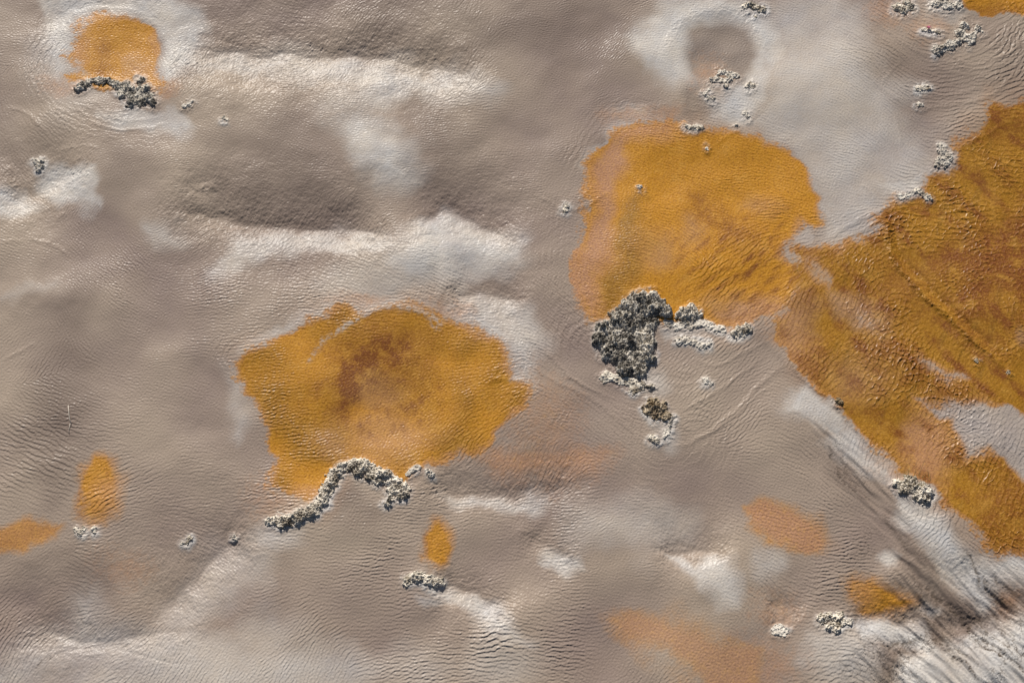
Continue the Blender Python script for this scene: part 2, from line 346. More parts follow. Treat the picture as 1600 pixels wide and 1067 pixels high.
rock('speck of stone at the crest where the pale slope begins, left of the arch', [(365,836,4),(368,840,2.5)], 'pale', .7)
rock('brown rock with dry grass on it at the lower end of the stream',
     [(1402,756,8),(1414,762,11),(1428,760,12),(1440,766,12),(1450,772,8),(1436,776,10),(1420,752,9),(1444,783,8),(1410,768,7)], 'mid', .8)
rock('small dark pebble on the stream bank above the grassy rock', [(1310,628,6),(1313,630,4)], 'tan', .8)
rock('three-lobed brown crust above the white silt near the bottom right', [(1284,966,8),(1296,964,8),(1312,966,10),(1306,982,8),(1296,980,6),(1318,972,7)], 'mid', .75)
rock('tiny pale knob right of the three-lobed crust', [(1328,970,5),(1329,974,3)], 'pale', .7)
rock('smooth white lump of silt crust left of the three-lobed crust', [(1218,984,9),(1225,986,7),(1212,986,6)], 'pale', .3, rough=.4)
rock('white jagged diagonal crust in the upper right, largest there', path([(1462,80),(1476,76),(1488,70),(1500,66),(1515,60),(1522,56)], 8, .6, seed=11) + [(1500,54,10),(1515,66,8),(1506,42,9),(1528,46,8)], 'pale', .75, rough=1.3)
rock('thin grey vein of crust joining the jagged crust from the left', path([(1440,47),(1455,50),(1470,53)], 4, .7, seed=12), 'mid', .5)
rock('pale clump with dark pits left of the top orange strip', [(1402,12,9),(1412,16,9),(1422,12,8),(1418,4,7)], 'mid', .7)
rock('grey broken crust at the top edge right of the pitted clump', [(1462,6,10),(1480,10,11),(1498,10,8),(1472,-4,9)], 'pale', .5)
rock('grey crust with dark underside at the top edge beside the white silt ring', path([(1164,8),(1174,6),(1184,11),(1192,12)], 6, .6, seed=13), 'mid', .75)
rock('pinhead stone just below the top edge crust', [(1181,24,3)], 'mid', .8)
rock('branching white crust below the dark round hollow of the white ring', path([(1126,112),(1136,116),(1150,120)], 6, .6, seed=14) + path([(1110,128),(1124,126),(1138,128),(1142,122)], 5, .6, seed=15) + [(1134,136,5)], 'pale', .7)
rock('small white knob with dark shadow right of the branching crust', [(1168,136,5),(1176,136,5),(1172,132,4)], 'mid', .7)
rock('string of white grains left of the branching crust', [(1108,142,3),(1101,150,4),(1106,156,4),(1114,156,4)], 'pale', .6)
rock('small pale knob between the branching crust and the round orange mat', [(1164,178,5),(1168,183,4)], 'pale', .6)
rock('speck of stone on the upper right rim of the round orange mat', [(1150,197,3)], 'mid', .7)
rock('flat studded crust lying on the top edge of the round orange mat', path([(1072,198),(1084,201),(1098,200)], 5, .6, seed=16), 'mid', .6)
rock('grain of pale stone under the studded crust on the orange mat', [(1105,232,3.5)], 'pale', .6)
rock('pebble with a V-shaped wake, alone in the silt left of the round orange mat', [(885,322,5),(883,328,5)], 'mid', .9)
rock('tiny pebble alone on the upper left of the round orange mat', [(1000,291,4.5),(998,289,3)], 'pale', .6)
rock('small dark crust in the rippled channel of the upper right', path([(1434,138),(1442,137),(1452,138)], 5, .6, seed=17), 'mid', .6)
rock('speck of grey crust under the small dark crust in the channel', [(1436,163,5),(1442,164,3)], 'pale', .5)
rock('grey furrowed crust where the silt meets the top of the stream', [(1474,236,9),(1480,246,10),(1468,250,8),(1464,258,6),(1478,256,7),(1470,228,6)], 'pale', .5, rough=1.3)
rock('slanting sliver of grey crust on the left shore of the stream', path([(1432,297),(1442,302),(1452,310)], 6, .6, seed=18), 'mid', .6)
rock('low pale crust left of the slanting sliver on the stream shore', [(1408,308,6),(1418,306,5),(1426,302,4)], 'pale', .35)
rock('small white crust right of the upper left dark grey crust', [(288,167,5),(295,165,5),(300,161,3)], 'pale', .5)
rock('lone tiny stone in the rippled silt right of the upper left pool', [(350,185,4),(354,187,3)], 'mid', .7)
rock('pale grey pebble with a blue shadow on the white silt at the left edge', [(56,252,6),(62,258,7),(64,252,5),(60,264,5)], 'pale', .8)
rock('dark pitted stone lying in the golden stream near the right edge', [(1525,563,3.5),(1527,565,2.5)], 'tan', .6)
rock('tiny grain of dark stone near the right edge of the stream', [(1575,582,3.5)], 'tan', .6)

# ------------------------------------------------------------------ what colours the flat: microbial mats
MATS = []     # (label, outline mask)
def mat_mask(*masks):
    m = masks[0].copy()
    for q in masks[1:]: m = np.maximum(m, q)
    return m
P_o_nw = [(112,66),(120,36),(150,22),(200,19),(232,28),(246,55),(246,80),(244,104),(253,122),(262,135),(240,150),(200,142),(150,134),(140,122),(128,118),(104,124),(92,116),(118,104),(97,96),(102,78)]
o_nw = poly(P_o_nw, 10)
P_o_mid = [(372,550),(395,538),(440,524),(480,502),(520,480),(540,470),(575,482),(610,478),(640,474),(690,488),(735,508),(780,528),(798,556),(800,588),(832,598),(826,632),(790,672),(745,705),(672,722),(640,740),(628,752),(600,738),(570,727),(545,728),(522,748),(504,778),(492,794),(468,788),(436,772),(418,752),(430,714),(414,690),(402,645),(386,615),(366,575)]
o_mid = poly(P_o_mid, 10)
P_o_big = [(908,300),(922,252),(948,210),(985,190),(1050,184),(1090,199),(1170,206),(1222,232),(1262,268),(1280,312),(1286,350),(1262,356),(1252,346),(1240,376),(1228,384),(1225,402),(1248,420),(1262,450),(1222,486),(1190,502),(1150,512),(1105,512),(1060,500),(1000,490),(950,498),(926,502),(906,475),(896,430),(908,372)]
o_big = poly(P_o_big, 10)
P_o_str = [(1700,110),(1600,150),(1568,165),(1545,152),(1538,190),(1500,222),(1486,246),(1490,262),(1452,272),(1440,304),(1398,312),(1378,322),(1368,350),(1345,378),(1300,388),(1262,388),(1240,388),(1236,400),(1240,412),(1236,430),(1240,455),(1222,490),(1200,482),(1218,540),(1240,580),(1282,612),(1312,634),(1330,668),(1380,712),(1420,744),(1462,772),(1500,800),(1535,845),(1548,868),(1600,866),(1700,880)]
o_str = poly(P_o_str, 10)
g_isl = mat_mask(poly([(1432,622),(1462,632),(1500,626),(1540,622),(1580,640),(1660,690),(1660,770),(1600,748),(1562,712),(1530,704),(1512,712),(1500,690),(1486,655),(1456,640)], 7),
                 0.75 * poly([(1436,560),(1462,566),(1500,580),(1512,592),(1478,594),(1450,580)], 7),
                 poly([(1238,370),(1258,352),(1274,370),(1262,384),(1246,380)], 3),
                 0.7 * poly([(1226,382),(1244,396),(1246,408),(1230,400)], 4),
                 0.4 * poly([(1246,408),(1275,408),(1300,432),(1300,450),(1270,440)], 8),
                 0.5 * poly([(1340,480),(1372,500),(1362,520),(1338,510)], 9))
o_str = o_str * (1 - g_isl * np.clip(.86 + .10 * nC + .12 * nA, .4, 1))
o_ne = poly([(1498,-30),(1600,-30),(1720,-30),(1720,40),(1600,26),(1562,22),(1530,26),(1505,16)], 6)
o_se1 = poly([(1166,788),(1188,776),(1230,790),(1278,815),(1292,850),(1282,862),(1250,864),(1205,846),(1176,816)], 13)
o_se2 = poly([(1328,902),(1358,900),(1400,918),(1432,932),(1432,944),(1398,954),(1354,962),(1338,935)], 9)
o_dot = oval(682, 848, 25, 36, 9, 0.35)
o_lft = poly([(150,708),(176,716),(190,745),(186,785),(164,814),(116,812),(118,780),(134,732)], 12)
o_edge = poly([(-120,830),(-60,822),(0,820),(50,812),(95,818),(84,840),(42,858),(0,868),(-100,890)], 13)
o_bot = poly([(955,962),(1005,955),(1100,985),(1192,1012),(1192,1062),(1180,1100),(1120,1090),(1050,1026),(965,992)], 22)
blush = mat_mask(0.62 * poly([(740,690),(790,700),(860,698),(960,705),(925,736),(820,738),(775,730)], 20), 0.3 * oval(202,885,34,22,26),
                 0.3 * oval(1212,955,30,26,22), 0.35 * oval(1112,118,26,16,18), 0.45 * oval(1005,178,60,12,12), 0.5 * oval(560,468,50,10,12), 0.5*oval(690,484,50,14,10),
                 0.4 * oval(100,135,34,16,14), 0.5 * oval(262,140,20,14,10), 0.35 * oval(440,775,40,30,24), 0.35 * oval(850,660,50,70,34),
                 0.45 * poly([(1195,470),(1280,440),(1320,500),(1240,560),(1205,530)], 18), 0.45 * oval(1390,18,30,14,14), 0.5*oval(1575,935,14,10,9),
                 0.5 * oval(1420,690,50,60,30), 0.35*oval(1180,1040,60,40,30), .4*oval(1450,40,26,20,16))
salmon = mat_mask(oval(905,440,20,95,22), poly([(896,430),(930,330),(925,270),(960,205),(1050,185),(1060,200),(985,225),(960,280),(955,370),(938,440),(930,510)], 14),
                  o_se1, 0.9 * o_bot, 0.55 * o_edge, 0.8 * oval(1180,490,60,26,16), 0.6 * oval(120,62,14,50,10), 0.5*oval(1345,930,22,30,14),
                  0.8 * oval(1450,700,40,60,30), 0.5 * oval(172,790,30,40,20), 0.6*oval(1240,540,34,60,20), .5*oval(470,782,40,16,12), .4*oval(240,60,10,40,8))
olive = mat_mask(1.0 * poly([(930,500),(945,430),(975,330),(990,300),(1006,310),(1000,400),(985,450),(960,490)], 14), 0.5 * oval(640,520,150,36,30), 0.5*oval(420,600,40,70,30),
                 0.6 * oval(1450,715,26,26,14), 0.5 * oval(1300,560,60,40,30), 0.6 * oval(1560,500,40,60,24), 0.4*oval(770,600,40,40,20), .6*oval(1540,175,30,30,20))
brown = mat_mask(1.0 * poly([(522,600),(540,555),(575,522),(620,520),(655,545),(640,565),(600,560),(580,585),(556,625),(536,660),(524,640)], 13),
                 0.5 * oval(600,560,80,50,34), 0.6 * poly([(1080,300),(1110,310),(1160,350),(1220,390),(1180,400),(1120,370),(1085,340)], 22),
                 0.95 * poly([(1455,400),(1500,370),(1545,350),(1600,330),(1640,330),(1640,470),(1600,470),(1560,450),(1545,500),(1500,510),(1480,470),(1500,440),(1470,420)], 24),
                 0.5 * poly([(1500,500),(1560,520),(1600,560),(1560,560),(1510,530)], 16), 0.4 * oval(160,90,14,36,12), 0.5 * oval(1570,180,50,40,24), 0.55 * oval(1580,800,50,60,24),
                 0.6 * oval(1090,208,22,6,8), 0.4 * oval(660,845,8,24,8), 0.45*oval(1400,450,60,50,40), .4*oval(1560,15,60,10,8), .45*oval(120,780,8,40,8))
olive = np.maximum(olive, .75 * o_str)
brown = np.maximum(brown, o_str * .55 * sstep(.2, 1.4, nM + .5 * nL))
veil = mat_mask(0.55 * poly([(1300,450),(1345,470),(1385,500),(1375,530),(1335,515),(1300,480)], 16), 0.25 * poly([(1250,455),(1290,470),(1280,520),(1235,540),(1215,500)], 16), 0.35 * oval(1032,398,26,30,20), 0.3 * oval(1080,355,16,22,14), 0.42 * oval(210,105,18,16,12), 0.32 * oval(600,680,60,40,36), 0.30 * oval(520,690,22,16,14),
                0.25 * oval(1190,320,30,14,14), 0.3*oval(1140,480,40,20,16), 0.4 * oval(1598,525,10,12,6), .3*oval(590,610,34,30,22), .25*oval(1340,590,40,40,30))
mats = [o_nw, o_mid, o_big, o_str, o_ne, o_se1, o_se2, o_dot, o_lft, o_edge, o_bot]
strength = [1, 1, 1, 1, 1, .88, .95, .95, .95, .95, .68]
ORANGE = np.zeros((ny, nx), np.float32)
streak = gabor(26 * PX, R(45), .6, .35); streak2 = gabor(18 * PX, R(75), .6, .5); blot = fbm(.22, 1.6)
brown = np.maximum(brown, oval(1160, 410, 90, 80, 40) * np.clip(.16 + .40 * streak, 0, .85))
brown = np.maximum(brown, oval(590, 600, 110, 90, 40) * np.clip(.12 + .06 * streak2 + .26 * blot, 0, .7))
flow = wave(60 * PX, R(-52), .55, .16).real; flow2 = wave(34 * PX, R(70), .5, .2).real
brown = np.maximum(brown, o_str * np.clip(.04 + .24 * blot + .34 * flow * sstep(1230, 1300, U), 0, .9))
olive = np.maximum(olive, o_str * np.clip(.5 + .35 * flow2, 0, 1))
olive = np.maximum(olive, np.clip(.35 + .3 * nM, 0, .8) * o_mid)
olive = np.clip(olive, 0, 1); brown = np.clip(brown, 0, 1)
for i, (m, s) in enumerate(zip(mats, strength)):
    q = m + (.17 * nC + .15 * nA) * 4 * m * (1 - m)
    ORANGE = np.maximum(ORANGE, s * (sstep(.08, .92, q) if i < 5 else np.clip(.5 * m + .5 * q, 0, 1)))
halo = mat_mask(poly(P_o_nw, 14), poly(P_o_mid, 26), poly(P_o_big, 24), poly(P_o_str, 26)) * sstep(-.5, 1.1, nL + .3 * nM)
rim = np.clip(halo, 0, 1) * (1 - np.max(mats, axis=0))
edge = np.clip(4 * np.max(mats, axis=0) * (1 - np.max(mats, axis=0)), 0, 1)
ORANGE = ORANGE * (1 - .45 * veil) 
ORANGE = np.maximum(ORANGE, .62 * rim)
# white rolls of silt across the top of the middle pool
roll = np.zeros((ny, nx), np.float32)
for pts, wd, st in [([(508,532),(545,500),(580,486),(620,478),(650,482),(672,492),(690,500)],4,.6),([(484,562),(512,528)],4,.5),([(640,478),(665,490),(684,508)],5,.5),([(796,592),(808,588),(826,596)],4,.8),
                    ([(118,104),(136,112),(140,124)],5,.6),([(244,92),(254,104),(250,116)],5,.6),([(112,92),(128,98)],3,.6)]:
    idx, d, sd_, t_ = line_dist(pts, wd * 4)
    roll[idx] = np.maximum(roll[idx], st * np.exp(-(d / wd) ** 2) * np.clip(.8 + .5 * nC[idx], 0, 1.1))
ORANGE = ORANGE * (1 - np.clip(roll, 0, 1))
ORANGE = np.maximum(ORANGE, np.clip(blush + 0.06 * nC * (blush > .02), 0, 1))
SALMON = np.clip(np.maximum(np.maximum(np.maximum(salmon, .9 * veil), np.maximum(.9 * (rim > .03) * sstep(.6, .2, np.max(mats, axis=0)), .55 * edge)), (blush > 0.02) * sstep(.6, .2, np.max(mats, axis=0))), 0, 1)

# pale mineral silt, with the film's sky sheen put into the same colour
pale = mat_mask(.85 * poly([(1440,800),(1480,835),(1515,880),(1552,940),(1535,950),(1500,905),(1465,865),(1436,830)], 10), .6*poly([(1035,505),(1110,515),(1130,522),(1100,530),(1040,530)], 10),
 0.9 * poly([(60,0),(110,-20),(260,-20),(310,20),(312,70),(280,110),(258,128),(246,100),(250,60),(236,26),(190,14),(140,22),(116,36),(108,70),(98,100),(84,128),(76,90),(70,40)], 14),
 0.75 * poly([(150,180),(190,172),(240,172),(270,168),(305,200),(290,210),(230,202),(170,196)], 10),
 0.7 * poly([(310,85),(420,86),(520,82),(620,96),(700,112),(780,140),(700,150),(640,140),(600,170),(540,128),(430,102),(340,108)], 20),
 0.9 * poly([(530,195),(560,180),(600,195),(640,240),(650,285),(600,285),(550,245)], 26),
 0.4 * oval(560,150,50,30,26),
 0.8 * poly([(650,345),(700,330),(760,350),(820,382),(815,412),(760,424),(700,436),(640,440),(600,415),(620,380)], 20),
 0.65 * poly([(330,425),(370,372),(430,358),(520,356),(600,366),(640,385),(600,400),(500,385),(420,390),(370,415)], 14),
 0.5 * oval(250,362,36,14,14, 0.4), 0.9 * poly([(70,262),(100,252),(140,258),(152,290),(155,318),(130,322),(90,318),(64,300)], 9),
 0.8 * poly([(-20,296),(40,302),(62,320),(40,340),(-20,330)], 9), 0.4 * oval(120,125,50,40,30),
 0.8 * poly([(985,62),(1020,22),(1080,6),(1150,10),(1200,40),(1215,90),(1200,140),(1178,180),(1160,196),(1110,188),(1100,150),(1120,140),(1160,120),(1185,80),(1165,40),(1115,24),(1068,38),(1062,80),(1068,126),(1040,130),(1005,112)], 13),
 0.55 * poly([(1190,0),(1300,-20),(1345,10),(1345,80),(1400,160),(1440,230),(1470,268),(1440,300),(1380,318),(1340,376),(1290,380),(1284,330),(1262,266),(1222,228),(1170,200),(1200,140),(1210,80)], 24),
 0.55 * poly([(1290,0),(1345,0),(1350,60),(1310,60)], 20), 0.5 * poly([(1220,220),(1300,290),(1330,370),(1290,378),(1284,330),(1255,258)], 12),
 0.75 * poly([(1370,290),(1430,270),(1450,262),(1436,302),(1400,312)], 10), 0.4 * oval(1390,145,40,20,20),
 0.7 * poly([(920,240),(960,195),(1000,180),(1040,180),(990,190),(950,212),(925,258),(912,262)], 8), 0.5 * oval(985,172,30,10,10), 0.6*oval(1165,190,40,8,8),
 0.7 * poly([(372,545),(400,525),(450,505),(520,470),(600,462),(690,480),(700,470),(760,490),(800,530),(795,540),(735,505),(690,486),(600,476),(520,478),(440,522)], 10),
 0.4 * oval(600,440,90,36,30), 0.6 * poly([(720,462),(790,462),(836,486),(850,540),(830,590),(806,588),(800,556),(780,524),(740,504)], 16),
 0.45 * oval(370,630,14,60,18), 0.55 * oval(430,840,40,16,18), 0.6 * poly([(690,772),(760,772),(850,776),(840,792),(770,790),(700,786)], 10),
 0.4 * poly([(250,950),(330,870),(380,845),(430,850),(420,900),(330,960),(300,990),(260,990)], 24),
 0.5 * poly([(-20,1040),(60,1000),(110,985),(120,930),(145,925),(160,980),(300,978),(400,1010),(520,1010),(600,1040),(560,1090),(-20,1090)], 24),
 0.6 * oval(140,995,60,16,16), 0.35 * oval(140,935,14,20,12), 0.4 * oval(410,1000,50,40,30),
 0.8 * poly([(676,918),(720,920),(760,932),(800,985),(830,1010),(790,1000),(745,960),(690,932)], 14), 0.4 * oval(780,1040,50,30,30),
 0.75 * poly([(842,868),(870,868),(905,870),(910,884),(880,896),(850,884)], 9),
 0.7 * poly([(1038,868),(1060,862),(1085,885),(1100,868),(1135,868),(1155,905),(1152,945),(1128,950),(1098,920),(1060,890)], 9),
 0.9 * poly([(1226,650),(1230,618),(1262,606),(1300,630),(1325,668),(1310,690),(1275,668),(1245,652)], 12),
 0.75 * poly([(1290,690),(1325,668),(1370,712),(1415,742),(1402,760),(1360,740),(1320,720)], 14),
 0.85 * poly([(1405,782),(1440,792),(1468,806),(1480,838),(1520,870),(1548,880),(1590,866),(1640,880),(1640,905),(1560,905),(1520,930),(1480,900),(1440,850),(1400,815)], 14),
 0.9 * oval(1388,872,18,13,10), 1.0 * poly([(1340,978),(1370,962),(1402,966),(1440,985),(1470,1010),(1520,985),(1570,975),(1640,960),(1640,1100),(1400,1100),(1410,1030),(1440,1020),(1430,1010),(1380,1000),(1345,998)], 12),
 0.5 * poly([(1260,985),(1290,975),(1340,985),(1370,1010),(1360,1067),(1290,1067),(1250,1030)], 20), 0.85 * oval(1220,984,16,9,6), 0.55 * oval(1205,880,26,16,16),
 0.5 * oval(1000,820,90,30,40), 0.5 * oval(1460,955,14,8,8), 0.6*oval(1020,600,26,18,14), .5*oval(1040,680,14,26,10), .7*oval(1120,130,22,12,10), .6*oval(1120,165,18,26,12),
 .35*oval(45,457,46,10,12,-.15), .3*oval(1400,230,60,50,40), .45*oval(1480,22,40,16,16), .3*g_isl, .3*oval(640,1040,60,30,30),.5*oval(680,936,26,8,8),.45*oval(120,90,60,70,30))
dark = mat_mask(0.6 * oval(540,775,34,22,12), 0.7 * poly([(1372,1012),(1400,1000),(1440,994),(1450,1010),(1420,1020),(1395,1046),(1372,1040)], 9), .6 * poly([(1440,950),(1500,965),(1540,968),(1500,988),(1455,985)], 10),0.5 * poly([(540,-20),(900,-20),(960,20),(960,60),(780,110),(700,90),(560,70)], 40), 0.55 * poly([(370,180),(450,190),(540,280),(560,350),(440,345),(330,330)], 50),
 0.5 * poly([(180,220),(250,300),(330,340),(240,335),(160,330),(150,260)], 30), 0.7 * poly([(1070,45),(1115,28),(1165,44),(1182,80),(1160,115),(1110,130),(1080,160),(1085,195),(1065,180),(1068,120),(1062,80)], 12),
 0.5 * poly([(640,170),(700,180),(760,260),(720,330),(650,330),(670,260)], 50), 0.35 * poly([(-20,150),(60,180),(110,250),(60,260),(-20,280)], 40),
 0.6 * poly([(60,520),(130,480),(145,600),(130,720),(70,790),(40,650)], 44), 0.45 * poly([(840,780),(1000,830),(1100,820),(1060,850),(960,880),(900,860)], 30),
 0.95 * poly([(1410,850),(1460,870),(1500,930),(1560,970),(1510,980),(1440,930),(1410,890)], 18), 0.95 * poly([(1500,870),(1560,905),(1600,900),(1640,940),(1560,945),(1515,910)], 14),
 0.8 * poly([(1365,1010),(1430,990),(1450,1020),(1410,1022),(1385,1060),(1365,1040)], 12), 0.85 * poly([(1430,962),(1480,985),(1500,1050),(1470,1040),(1440,1000)], 10),
 0.55 * poly([(1290,680),(1310,720),(1360,760),(1420,800),(1400,820),(1340,790),(1300,740)], 14), 0.5*poly([(1180,510),(1230,570),(1290,610),(1320,650),(1300,640),(1240,600),(1190,550)],12),
 0.45 * poly([(110,880),(170,890),(180,920),(120,920)], 20), 0.45 * poly([(0,870),(120,850),(120,870),(0,890)], 16), 0.5*oval(560,800,50,30,20), .5*oval(1110,170,30,20,14),
 .5*poly([(1350,60),(1420,90),(1490,100),(1600,90),(1600,150),(1480,170),(1430,190),(1380,110)],40), .5*oval(1040,180,24,14,12), .4*oval(1540,60,40,30,30), .4*oval(960,50,30,40,30))
pale = np.maximum(pale, roll)
fringe = np.zeros((ny, nx), np.float32)
for a_, k_ in ROCKS:
    for (u, v, r) in a_[1]:
        idx = near(u - r - 22, u + r + 22, v - r - 22, v + r + 22, US, VS)
        d = np.hypot(US[idx] - u, VS[idx] - v - 2)
        fringe[idx] = np.maximum(fringe[idx], np.exp(-(np.maximum(d - r, 0) / 5.5) ** 2))
H += (.007 * fringe * np.clip(.8 + .3 * nC, .2, 1.4)).astype(np.float32)
fringe *= np.clip(.62 + .4 * nM + .2 * nC, .1, 1)
pale = np.maximum(pale, .75 * fringe); ORANGE = ORANGE * (1 - .7 * np.clip(fringe, 0, 1) ** 1.5)
pale = np.maximum(pale, .95 * oval(1112,72,112,82,22) * sstep(165, 105, VS))
pale = np.maximum(pale, 0) * 1.0
hollow = np.maximum(poly([(1070,66),(1078,46),(1096,32),(1120,26),(1145,30),(1168,42),(1182,62),(1186,85),(1176,108),(1156,124),(1128,134),(1098,132),(1078,116),(1069,92)], 11, False), .7 * poly([(1076,100),(1120,128),(1112,165),(1100,190),(1080,186),(1072,150)], 18, False))
DARKH = hollow
pale = pale * (1 - .9 * hollow)
PALE = np.clip(pale * (1 + 0.14 * nM + 0.05 * nC), 0, 1)
dark = np.maximum(dark, .66 * DARKH)
fold = mat_mask(poly([(1395,850),(1440,870),(1500,900),(1640,900),(1640,1110),(1380,1110),(1350,1010),(1420,955)], 26), .6 * poly([(1270,670),(1340,690),(1430,800),(1410,860),(1350,810)], 20))
fs = wave(30 * PX, R(-50), .6, .20).real + .6 * wave(15 * PX, R(-52), .5, .22).real
dark = np.maximum(dark, .72 * fold * sstep(.3, 1.7, fs))  # shaded sides of the folds put into the colour as dark streaks
pale = pale * (1 - .8 * fold * sstep(.3, 1.4, fs)); pale = np.maximum(pale, .6 * fold * sstep(-.4, -1.7, fs))
H -= (.010 * fold * np.clip(fs, -1.5, 2)).astype(np.float32) * .5
DARK = np.clip(dark * (1 + 0.25 * nM), 0, 1)
# thin dark seams between the little silt plates at the lower right and lower left
crk1 = gabor(24 * PX, R(-55), .5, .5); crk2 = gabor(17 * PX, R(65), .5, .6); crk3 = iso(15 * PX, .4)
crk = np.maximum(np.exp(-(crk1 / .13) ** 2), np.maximum(.8 * np.exp(-(crk2 / .12) ** 2), .7 * np.exp(-(crk3 / .12) ** 2)))
crk_area = mat_mask(poly([(1350,980),(1420,960),(1640,960),(1640,1100),(1340,1100)], 40), 0.7 * poly([(1280,680),(1330,690),(1420,800),(1400,850),(1340,800)], 24),
                    0.4 * poly([(-20,1020),(100,995),(180,1010),(260,1040),(260,1090),(-20,1090)], 30), .6*oval(1400,850,60,50,30), .5*oval(1310,1000,50,40,30))
CRACK = np.clip(crk * crk_area * sstep(-.9, .6, nA + .4*nM), 0, 1)
SEAM = CRACK
for pts, wd, st in [([(1425,900),(1470,935),(1520,965),(1545,968)],7,.75),([(1520,885),(1560,930),(1605,948)],6,.7),([(1450,965),(1480,1000),(1495,1045)],6,.7),([(1375,1015),(1410,1004),(1448,1000)],6,.8),([(1380,1050),(1385,1020)],4,.6),([(1530,975),(1580,1030),(1605,1060)],2.6,.9),([(1550,970),(1600,1000)],2.4,.8),([(1420,870),(1405,840),(1380,800)],5,.4),([(1440,975),(1475,1005),(1505,1035),(1540,1075)],3,.9),([(1490,955),(1530,990),(1565,1022),(1610,1056)],3.4,1),([(1515,960),(1555,990),(1600,1016)],2.4,.8),([(1460,968),(1500,1010),(1540,1040)],2.2,.7),
                    ([(1500,845),(1525,890),(1555,930),(1605,955)],3,.8),([(1535,880),(1570,915),(1605,930)],2.4,.6),([(1405,950),(1440,980),(1460,1015)],2.4,.7),([(1365,1020),(1385,1040),(1395,1070)],2.4,.6),
                    ([(1290,690),(1312,735),(1345,790)],2.6,.6),([(1305,690),(1330,750),(1365,800)],2,.5),([(1410,880),(1440,920),(1480,950)],2.4,.5),([(115,930),(130,965),(150,980)],1.8,.5),([(40,1050),(70,1025),(100,1012)],2.2,.6)]:
    idx, d, sd_, t_ = line_dist(pts, wd * 4, 1.4)
    SEAM[idx] = np.maximum(SEAM[idx], st * np.exp(-(d / wd) ** 2) * np.clip(.75 + .5 * nC[idx], 0, 1.2) * sstep(0, .2, t_) * sstep(0, .2, 1 - t_))

# ------------------------------------------------------------------ add small relief
cells = iso(17 * PX, .40); cell2 = iso(9 * PX, .35)
net = 1 - np.abs(np.tanh(cells * .9)); net2 = 1 - np.abs(np.tanh(cell2 * .9))
grain = iso(5.2 * PX, .35); grain2 = iso(3.4 * PX, .3)
stream = np.maximum(o_str, .8 * g_isl) ; stream = np.maximum(stream, o_ne)
calm = mat_mask(.75 * oval(600,630,110,90,50), .5 * oval(190,75,60,60,20), .55 * oval(560,810,60,36,16), .6 * oval(1120,70,50,40,20), .6*oval(1115,885,50,50,20), .7*oval(1265,640,40,30,14), .5*oval(680,850,24,30,10), .4*oval(700,60,100,40,40),.5*oval(1080,1020,120,50,40))
sy = np.gradient(H, STEP, axis=0)
shade = 1 / (1 + (np.clip(sy, 0, 1) / .13) ** 2)          # films run smooth down the lee faces
H += (0.00112 * AMP * shade * patch * (1 - calm) * (1 - 0.2 * PALE) * (1 - .3 * stream)).astype(np.float32) * rip
H += 0.0064 * stream * (0.55 * net ** 3 + 0.12 * net2 ** 3) * np.clip(.8 + .5 * nM, .1, 2) * np.maximum(sstep(1240, 1330, U), .25 * sstep(1050,1150,U))
H += 0.00055 * shade * grain * (0.6 + .4 * calm - .2 * stream) + 0.00016 * grain2
H -= 0.0040 * SEAM
wetnoise = fbm(0.02, 1.2)

# ------------------------------------------------------------------ the sheet: dense middle, then wider and wider steps to the horizon
NG = 46
ext = np.cumsum(STEP * 1.22 ** np.arange(1, NG + 1))
fx = np.concatenate([xs[0] - ext[::-1], xs, xs[-1] + ext]); fy = np.concatenate([ys[0] - ext[::-1], ys, ys[-1] + ext])
def pad(a, edge):
    p = np.pad(a, NG, mode='edge')
    k = np.concatenate([np.linspace(0, 1, NG) ** 2]); wx = np.concatenate([k, np.ones(nx), k[::-1]])[None, :]; wy = np.concatenate([k, np.ones(ny), k[::-1]])[:, None]
    return (p * wx * wy + edge * (1 - wx * wy)).astype(np.float32)
FX, FY = np.meshgrid(fx, fy)
FH = pad(H, 0.0)
my, mx = FH.shape
attrs = {'orange': pad(ORANGE, 0), 'salmon': pad(SALMON, 0), 'olive': pad(olive, 0), 'brown': pad(brown, 0), 'pale': pad(PALE, .3), 'dark': pad(DARK, .2), 'seam': pad(SEAM, 0), 'deep': pad(np.clip(stream, 0, 1) * sstep(1230, 1330, U), 0),
         'tone': pad(nL, 0), 'fleck': pad(wetnoise, 0)}
co = np.stack([FX, FY, FH], -1).reshape(-1, 3).astype(np.float32)
gx = np.gradient(FH, axis=1) / np.gradient(fx)[None, :]; gy = np.gradient(FH, axis=0) / np.gradient(fy)[:, None]
nrm = np.stack([-gx, -gy, np.ones_like(gx)], -1); nrm /= np.linalg.norm(nrm, axis=-1, keepdims=True)
nrm = nrm.reshape(-1, 3).astype(np.float32)
vi = np.arange(my * mx).reshape(my, mx)
quads = np.stack([vi[:-1, :-1], vi[:-1, 1:], vi[1:, 1:], vi[1:, :-1]], -1)
owner = np.zeros((my, mx), np.int8)
for i, (m, s) in enumerate(zip(mats, strength)):
    owner[np.pad(m, NG, mode='edge') * 1.0 > 0.5] = i + 1
fown = owner[:-1, :-1].reshape(-1); quads = quads.reshape(-1, 4)

